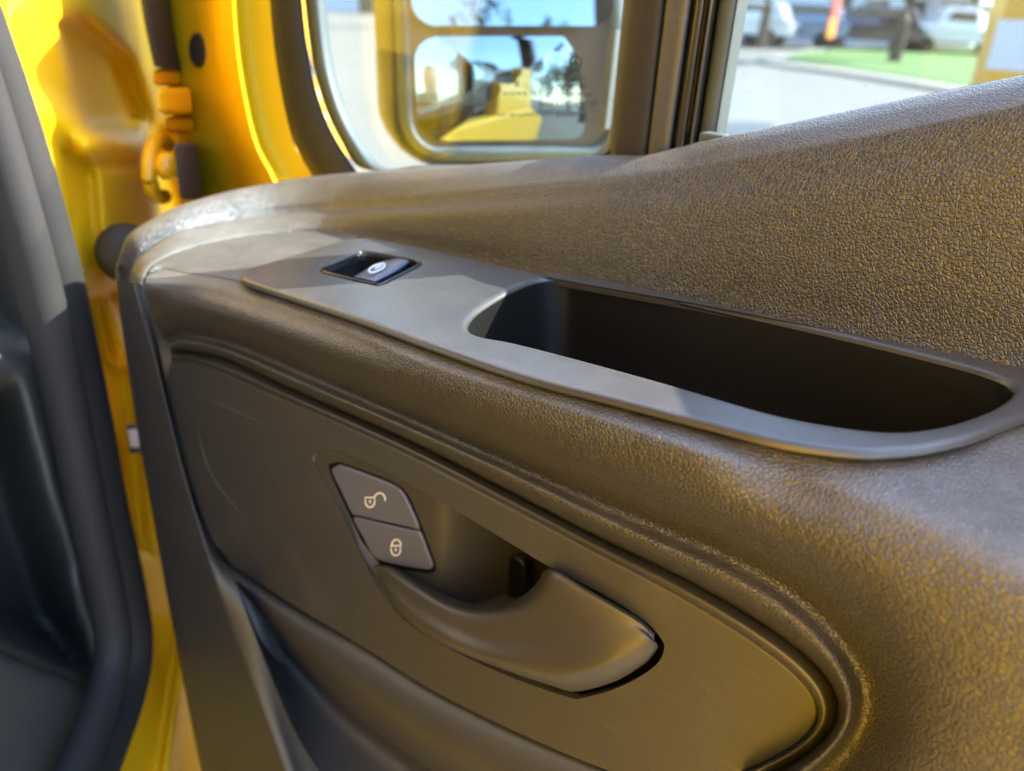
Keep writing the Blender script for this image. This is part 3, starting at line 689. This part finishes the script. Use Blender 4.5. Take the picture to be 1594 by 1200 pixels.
vbox('cab_lining', -.8, 1.4, .6, 2.6, -1.5, -1.4, m_lining, .02)
vbox('cab_bulkhead', 1.22, 1.3, .6, 2.6, -1.4, -.12, m_lining, .02)
vbox('dashboard_blocker', -.75, -.30, .62, CH-.30, -1.4, -.55, m_rubber, .06)  # unseen dark box added at the cab front to block light
vbox('headlining', -.6, 1.2, 2.5, 2.58, -1.4, -.12, m_lining, .02)
vbox('cab_floor', -.4, 1.4, .55, .62, -1.4, -.31, m_dash, .02)
vbox('seat_base', .45, .92, .62, .98, -.95, -.32, m_rubber, .06)
vbox('seat_back', .84, 1.0, .9, 1.75, -.92, -.36, m_rubber, .07)
# hinge, seal strip, check arm and bumper between body and door
strip_px = [(205,-120),(214,-40),(222,20),(232,70),(240,104)]
loft('gap_seal', [[atV(a+dx, b+dy, .045+o) for a, b in strip_px] for dx, dy, o in ((0, 0, -.03), (2, 0, .004), (22, 4, .008), (44, 8, .004), (46, 9, -.01))], m_rubber, van, ku=5, kv=3)
def vpx_box(name, x0, y0, x1, y1, o0, o1, mat, bev=.004, sk=.1):
    A = []
    for o in (o0, o1):
        for x, y in ((x0, y0), (x1, y0), (x1, y1), (x0, y1)): A.append(atV(x+(y-y0)*sk, y, o))
    o = mesh_obj(name, A, [(0, 1, 2, 3), (4, 5, 6, 7), (0, 1, 5, 4), (1, 2, 6, 5), (2, 3, 7, 6), (3, 0, 4, 7)], mat, van, smooth=False)
    m = o.modifiers.new('b', 'BEVEL'); m.width = bev; m.segments = 3; return o
vpx_box('hinge_leaf', 236, 106, 280, 134, .02, .05, m_yellow)
vpx_box('hinge_leaf', 244, 136, 296, 178, .03, .07, m_yellow)
vpx_box('hinge_leaf', 254, 182, 300, 206, .03, .06, m_yellow)
vpx_box('check_arm', 270, 222, 306, 312, .04, .08, m_rubber, sk=.12)
tube('hinge_knuckle', [atV(250+2*math.cos(a)+16*math.cos(a), 262+46*math.sin(a), .045) for a in np.linspace(-1.9, 2.2, 9)[::-1]+math.pi], .0055, m_yellow, van, k=4)
tube('hinge_bolt', [atV(262, 258, .02), atV(262, 258, .055), atV(263, 258, .06)], [.011, .011, .006], m_yellow, van, k=3, sides=6)
bc = atV(198, 394, .03); vd = nz(CAM-bc); u1, u2, _ = frame_of(vd)
rows = [[bc+(u1*math.cos(a)+u2*math.sin(a))*r+vd*h for a in np.linspace(0, 2*math.pi, 28, endpoint=False)] for r, h in ((.012, -.05), (.016, -.02), (.0205, -.014), (.0215, -.006), (.020, .002), (.015, .007), (.008, .009), (.0004, .0095))]
grid('rubber_bumper', rows, m_rubber, van, closed_u=True)
vpx_box('label_sticker', 196, 660, 216, 706, .001, .004, m_rubber, .001, .12)
vpx_box('label_sticker', 199, 668, 214, 696, .0045, .006, m_white, .001, .12)

# ================================================================== OUTSIDE
def ground_poly(name, px, z, mat, kind='structure', thick=0.0):
    P = [atZ(x, y, z) for x, y in px]
    V = list(P); Fs = [tuple(range(len(P)))]
    if thick:
        n = len(P); V += [p-np.array([0, 0, thick]) for p in P]; Fs += [(i, (i+1) % n, n+(i+1) % n, n+i) for i in range(n)]
    o = mesh_obj(name, V, Fs, mat, None, smooth=False); tag(o, kind=kind); return o
m_conc = simple('worn_concrete', (.15, .13, .095), .9, var=.18, scale=.7, bump=.004, bscale=60)
g = mesh_obj('ground', [(-300, -300, 0), (300, -300, 0), (300, 300, 0), (-300, 300, 0)], [(0, 1, 2, 3)], m_conc, None); tag(g, kind='structure')
m_grass = simple('lawn_grass', (.058, .135, .010), .8, var=.35, scale=3)
m_kerb = simple('kerb_concrete', (.20, .185, .155), .85, var=.2, scale=3)
m_shadow = simple('painted_shadow', (.045, .055, .065), .9)  # flat dark tone standing in for cast shade
m_paint = simple('faded_yellow_line', (.22, .16, .09), .8, var=.3)
m_road = simple('road_concrete', (.125, .125, .108), .9, var=.15, scale=.5)
ground_poly('road', [(1000,230),(1040,84),(1180,52),(1400,40),(1700,46),(1900,52),(1900,300),(1000,300)], .004, m_road)
lawn = [(1222,88),(1262,80),(1340,74),(1450,72),(1600,74),(1760,80),(1760,168),(1640,150),(1560,140),(1480,128),(1400,116),(1320,105),(1262,98),(1232,93)]
ground_poly('kerb', [(1176,92),(1255,76),(1345,70),(1600,68),(1800,74),(1800,182),(1640,162),(1560,150),(1470,137),(1390,124),(1310,112),(1250,104),(1200,98)], .10, m_kerb, thick=.1)
ground_poly('lawn', lawn, .125, m_grass)
ground_poly('shadow_patch', [(1090,200),(1120,192),(1160,189),(1205,192),(1190,250),(1090,250)], .008, m_shadow)  # dark patch painted as a shadow lying on the concrete
m_w = simple('white_siding', (.42, .45, .50), .7, var=.06)
m_roof = simple('grey_roof', (.11, .105, .11), .8, var=.25, scale=2)
m_leaf = simple('leaf_green', (.022, .055, .010), .6, var=.5, scale=2)
m_bark = simple('bark', (.06, .045, .03), .9)
m_red = simple('red_paint', (.42, .03, .02), .4); m_org = simple('orange_paint', (.55, .17, .01), .4)
m_tyre = simple('tyre', (.012, .012, .012), .8); m_cglass = simple('car_glass', (.02, .03, .04), .05)
m_darkgreen = simple('dark_door_paint', (.03, .035, .04), .5)
def at_dist(px, dist):
    """ground point straight along the bearing of an image column"""
    r = ray(px, 20); r = r/np.hypot(r[0], r[1]); return np.array([r[0]*dist, r[1]*dist, 0.0]), math.atan2(r[1], r[0])
def building(px, dist, w, d, h, rh, label, yaw=0.0, doors=1):
    p, az = at_dist(px, dist); b = empty('house', p, label, 'building')
    az += yaw; R = Matrix.Rotation(az-math.pi/2, 4, 'Z'); T = Matrix.Translation(Vector(p)) @ R
    def add(name, lo, hi, mat):
        o = box(name, lo, hi, mat, None); o.data.transform(T); o.parent = b; o.matrix_parent_inverse = b.matrix_world.inverted(); return o
    add('wall', (-w/2, 0, 0), (w/2, d, h), m_w)
    V = [(-w/2-.3, -.4, h), (w/2+.3, -.4, h), (w/2+.3, d+.4, h), (-w/2-.3, d+.4, h), (-w/2-.3, d/2, h+rh), (w/2+.3, d/2, h+rh)]
    V = [tuple(T @ Vector(v)) for v in V]
    mesh_obj('roof', V, [(0, 1, 5, 4), (2, 3, 4, 5), (1, 2, 5), (3, 0, 4), (0, 3, 2, 1)], m_roof, b, smooth=False)
    for i in range(doors):
        x = -w/2+w*(i+.6)/(doors+.2)
        add('door', (x-.5, -.06, 0), (x+.5, .02, 2.1), m_darkgreen)
        wn_ = add('window', (x+1.2, -.05, .9), (x+2.4, .02, 2.0), m_cglass)
    return b
building(1215, 42, 13, 8, 3.2, 2.2, 'white sided house with dark door behind the road bend', .5, 2)
building(1345, 52, 11, 8, 3.0, 2.6, 'pale house with broad grey roof behind the lawn', -.2, 2)
building(1500, 60, 14, 8, 3.0, 2.4, 'long pale house behind the parked pickup', .15, 3)
building(820, 60, 30, 8, 3.4, 2.0, 'wide pale building far beyond the wing mirror', 0, 4)
def tree(px, dist, h, rx, zc, label, n=2600, seed=0):
    r = random.Random(seed); p = np.array([*px, 0.0]) if isinstance(px, tuple) else at_dist(px, dist)[0]; t = empty('tree', p, label, 'tree')
    tube('trunk', [p, p+(.05, 0, h*.3), p+(-.05, .05, h*.6), p+(0, 0, h*.85)], [.22, .17, .12, .04], m_bark, t, k=3, sides=8)
    cl = [(p+np.array([r.uniform(-1, 1)*rx, r.uniform(-1, 1)*rx, zc+r.uniform(-.7, 1.0)*rx*.8]), r.uniform(.45, .9)*rx*.55) for _ in range(16)]
    V, Fs = [], []
    for i in range(n):
        c, rr = r.choice(cl); d = nz([r.gauss(0, 1) for _ in range(3)]); q = c+d*rr*r.uniform(.5, 1)**.5
        a = nz([r.gauss(0, 1) for _ in range(3)]); b = nz(np.cross(a, d+.01)); s = r.uniform(.10, .24); i0 = len(V)
        V += [q-a*s, q+b*s*.6, q+a*s, q-b*s*.6]; Fs.append((i0, i0+1, i0+2, i0+3))
    mesh_obj('crown', V, Fs, m_leaf, t, smooth=False); return t
tree(1408, 30, 6.5, 2.0, 4.6, 'slim green tree standing on the lawn', 2600, 1)
tree(1192, 36, 7, 2.4, 5.2, 'green tree beside the white house', 2600, 2)
tree(1560, 48, 8, 4.2, 4.4, 'large dark green tree behind the pickup', 3600, 3)
tree(1460, 66, 10, 5.0, 6.5, 'broad dark tree rising over the pale houses', 3600, 5)
tree(640, 40, 9, 4.0, 6.0, 'tree far beyond the wing mirror housing', 3000, 6)
tree((24, 1.5), 0, 7, 3.0, 4.2, 'round tree reflected at the edge of the wing mirror', 2400, 8)
tree((30, -3.0), 0, 8, 3.4, 4.6, 'tall tree reflected above the yellow door flank', 2400, 9)
tree((27, 6.0), 0, 7.5, 3.6, 4.2, 'broad tree standing beyond the rear of the van', 2400, 10)
tree((22, -9.0), 0, 7.5, 3.2, 4.6, 'tree standing behind the photographer', 2400, 11)
def car(px, dist, yaw, mat, label, kind='suv', dx=0.0):
    p, az = at_dist(px, dist); c = empty('parked_car', p, label, 'car', None)
    L, W = 4.6, 1.85
    if kind == 'pickup': prof = [(-2.7,.5),(-2.7,1.0),(-.5,1.08),(-.35,1.75),(.75,1.78),(1.25,1.15),(2.5,1.02),(2.6,.5)]
    else: prof = [(-2.3,.45),(-2.35,.95),(-2.1,1.1),(-1.75,1.66),(.3,1.72),(1.05,1.12),(2.1,.98),(2.3,.75),(2.3,.45)]
    T = Matrix.Translation(Vector(p)) @ Matrix.Rotation(az+yaw, 4, 'Z')
    n = len(prof); V = []
    for s, k in ((-1, 1), (1, 1)):
        for x, z in prof: V.append(tuple(T @ Vector((x, s*W/2*(1 if z < 1.2 else .86), z))))
    Fs = [tuple(range(n)), tuple(range(n, 2*n))]+[(i, (i+1) % n, n+(i+1) % n, n+i) for i in range(n)]
    body = mesh_obj('body', V, Fs, mat, c, smooth=False); m = body.modifiers.new('b', 'BEVEL'); m.width = .08; m.segments = 3
    for s in (-1, 1):
        gx = [(-1.6,1.2),(-1.45,1.56),(.2,1.6),(.75,1.2)] if kind != 'pickup' else [(-.3,1.2),(-.25,1.62),(.65,1.64),(.98,1.2)]
        mesh_obj('side_window', [tuple(T @ Vector((x, s*(W/2*.93+.03), z))) for x, z in gx], [(0, 1, 2, 3)], m_cglass, c, smooth=False)
        for wx in (-1.45, 1.45):
            cs = [T @ Vector((wx+.36*math.cos(a), 0, .36+.36*math.sin(a))) for a in np.linspace(0, 2*math.pi, 18, endpoint=False)]
            ax = T.to_3x3() @ Vector((0, 1, 0)); V2 = [tuple(q+ax*s*W/2*k) for k in (.78, 1.02) for q in cs]
            mesh_obj('wheel', V2, [tuple(range(18)), tuple(range(18, 36))]+[(i, (i+1) % 18, 18+(i+1) % 18, 18+i) for i in range(18)], m_tyre, c, smooth=False)
    return c
m_car1 = simple('dark_plum_car_paint', (.035, .022, .035), .12, coat=1); m_car2 = simple('white_car_paint', (.5, .52, .55), .2, coat=1); m_car3 = simple('blue_grey_car_paint', (.10, .15, .24), .2, coat=1)
car(1352, 39, 1.45, m_car1, 'dark plum car parked on the lawn before the grey roofed house')
car(1500, 40, 1.9, m_car2, 'white pickup parked at the edge of the lawn', 'pickup')
car(1152, 38, 1.3, m_car2, 'white car parked left of the white sided house')
car(1238, 39, 1.4, m_car3, 'blue grey car parked in front of the white sided house')
# red and orange banner sign on a post
p, az = at_dist(1300, 33)
sg = empty('banner_sign', p, 'red and orange feather banner on a thin pole by the lawn', 'sign')
tube('pole', [p, p+(0, 0, 1.0), p+(0, 0, 2.6)], .03, m_bark, sg, k=1, sides=8)
box('banner', p+(-.05, -.32, 1.25), p+(.03, .32, 2.5), m_red, sg, bev=.01); box('banner', p+(-.05, -.38, .6), p+(.03, .3, 1.25), m_org, sg, bev=.01)
# yellow van with white band, added for the yellow reflection in the door glass
p, az = at_dist(2360, 9.5)
yv = empty('stand_in_van', p, 'yellow van with white band standing in for a reflection in the door glass', 'van')
T = Matrix.Translation(Vector(p)) @ Matrix.Rotation(az-1.35+math.pi, 4, 'Z')
def pv(name, lo, hi, mat, bev):
    o = box(name, lo, hi, mat, None, bev=bev); o.data.transform(T); o.parent = yv; o.matrix_parent_inverse = yv.matrix_world.inverted()
m_yel2 = simple('ochre_van_paint', (.40, .22, .02), .35, coat=.5)
pv('body', (-1.0, -.95, .35), (3.2, .95, 2.3), m_yel2, .12); pv('bonnet', (-1.9, -.9, .35), (-.9, .9, 1.15), m_yel2, .15)
pv('white_band', (-.9, -.957, 1.12), (3.1, -.952, 1.5), m_w, 0); pv('white_band', (-.9, .952, 1.12), (3.1, .957, 1.5), m_w, 0)
pv('white_band', (-1.006, -.8, 1.2), (-1.001, .8, 1.5), m_w, 0); pv('windscreen', (-1.05, -.8, 1.55), (-.98, .8, 2.1), m_cglass, .02)
for x in (-1.3, 2.3):
    for y in (-.96, .76): pv('wheel', (x-.34, y, 0.0), (x+.34, y+.2, .68), m_tyre, .09)

# ================================================================== PHOTOGRAPHER (seen in the wing mirror)
def person(base, face, aim):
    """skin-modifier figure standing at base, facing direction face (radians), both hands up at aim"""
    root = empty('person', base, 'person in dark shirt and jeans holding up a phone beside the door', 'person')
    f = np.array([math.cos(face), math.sin(face), 0]); l = np.array([-f[1], f[0], 0]); up = np.array([0, 0, 1.0])
    W = lambda a, b, c: np.array(base)+f*a+l*b+up*c
    V, E_, Rr = [], [], []
    def add(p, r, par=None):
        V.append(tuple(p)); Rr.append(r); i = len(V)-1
        if par is not None: E_.append((par, i))
        return i
    pel = add(W(0, 0, .93), (.155, .12)); bel = add(W(.01, 0, 1.06), (.155, .115), pel); ch = add(W(0, 0, 1.24), (.175, .12), bel)
    sh_ = add(W(0, 0, 1.38), (.14, .09), ch); nk = add(W(.02, 0, 1.46), (.058, .058), sh_); jaw = add(W(.05, 0, 1.53), (.066, .072), nk)
    hd = add(W(.045, 0, 1.60), (.078, .092), jaw); top = add(W(.035, 0, 1.68), (.062, .075), hd); no = add(W(.135, 0, 1.585), (.014, .018), hd)
    for s in (-1, 1):
        add(W(.03, s*.085, 1.59), (.012, .02), hd)
        hp_ = add(W(0, s*.09, .88), (.092, .095), pel); kn = add(W(.03, s*.10, .50), (.062, .062), hp_); an = add(W(-.01, s*.10, .09), (.042, .042), kn)
        add(W(.06, s*.11, .04), (.042, .035), an); add(W(.17, s*.12, .035), (.036, .028), len(V)-1)
        so_ = add(W(0, s*.18, 1.37), (.062, .062), sh_); el = add(W(.14, s*.25, 1.13), (.046, .046), so_)
        tgt = np.array(aim)+l*s*.045-up*.02-f*.03; wr = add(np.array(V[el])*.22+tgt*.78, (.029, .029), el); pa = add(tgt, (.034, .022), wr)
        for k in range(4):
            b1 = add(tgt+up*(.03-.02*k)-l*s*.028+f*.012, (.0095, .0095), pa); b2 = add(tgt+up*(.034-.021*k)-l*s*.034+f*.034, (.0085, .0085), b1); add(tgt+up*(.034-.021*k)-l*s*.018+f*.046, (.0075, .0075), b2)
        t1 = add(tgt+up*.02-l*s*.026-f*.012, (.011, .011), pa); add(tgt+up*.046-l*s*.03-f*.004, (.009, .009), t1)
    me = bpy.data.meshes.new('body'); me.from_pydata(V, E_, []); o = bpy.data.objects.new('body', me); col.objects.link(o)
    m = o.modifiers.new('skin', 'SKIN'); m.use_smooth_shade = True
    for i, r in enumerate(Rr): me.skin_vertices[0].data[i].radius = r
    me.skin_vertices[0].data[0].use_root = True
    sb = o.modifiers.new('sub', 'SUBSURF'); sb.levels = 2; sb.render_levels = 2
    bpy.context.view_layer.update()
    m2 = bpy.data.meshes.new_from_object(o.evaluated_get(bpy.context.evaluated_depsgraph_get())); bpy.data.objects.remove(o)
    o = bpy.data.objects.new('body', m2); col.objects.link(o); o.parent = root; o.matrix_parent_inverse = root.matrix_world.inverted()
    m2.materials.clear()
    for mm in (simple('skin', (.42, .24, .16), .5), simple('dark_shirt', (.02, .025, .03), .8), simple('denim', (.03, .045, .09), .85), simple('hair', (.05, .035, .025), .6), simple('shoe', (.02, .02, .02), .6)): m2.materials.append(mm)
    for p in m2.polygons:
        c = np.array(p.center)-np.array(base); z = c[2]; a = c@f
        arm = (abs(c@l) > .2 and z > 1.0) or a > .16
        p.material_index = 4 if z < .09 else 2 if z < .95 else (3 if (z > 1.62 and a < .10) or (z > 1.54 and a < .0) else 0) if z > 1.44 and not arm else (0 if a > .22 else 1)
        p.use_smooth = True
    return root
fw = RM@np.array([0, 0, -1.0]); fa = math.atan2(fw[1], fw[0])
pb = (.95, -.70, 0.0); fa = math.atan2(.70, -.95); ff = np.array([math.cos(fa), math.sin(fa), -.12]); ac = np.array(pb)+ff*.42+np.array([0, 0, 1.50])
person(pb, fa, ac-ff*.03)
ph = slab('phone', [ac+np.array([-ff[1], ff[0], 0])*x+np.array([0, 0, y]) for x, y in rrect(-.075, -.036, .075, .036, .01)], (ff[0], ff[1], 0), m_gloss_black, None, prof=((-.001, 0), (0, -.001), (0, -.007), (-.001, -.008)), cap_bottom=True)
tag(ph, 'black phone held up in both hands of the person', 'phone')
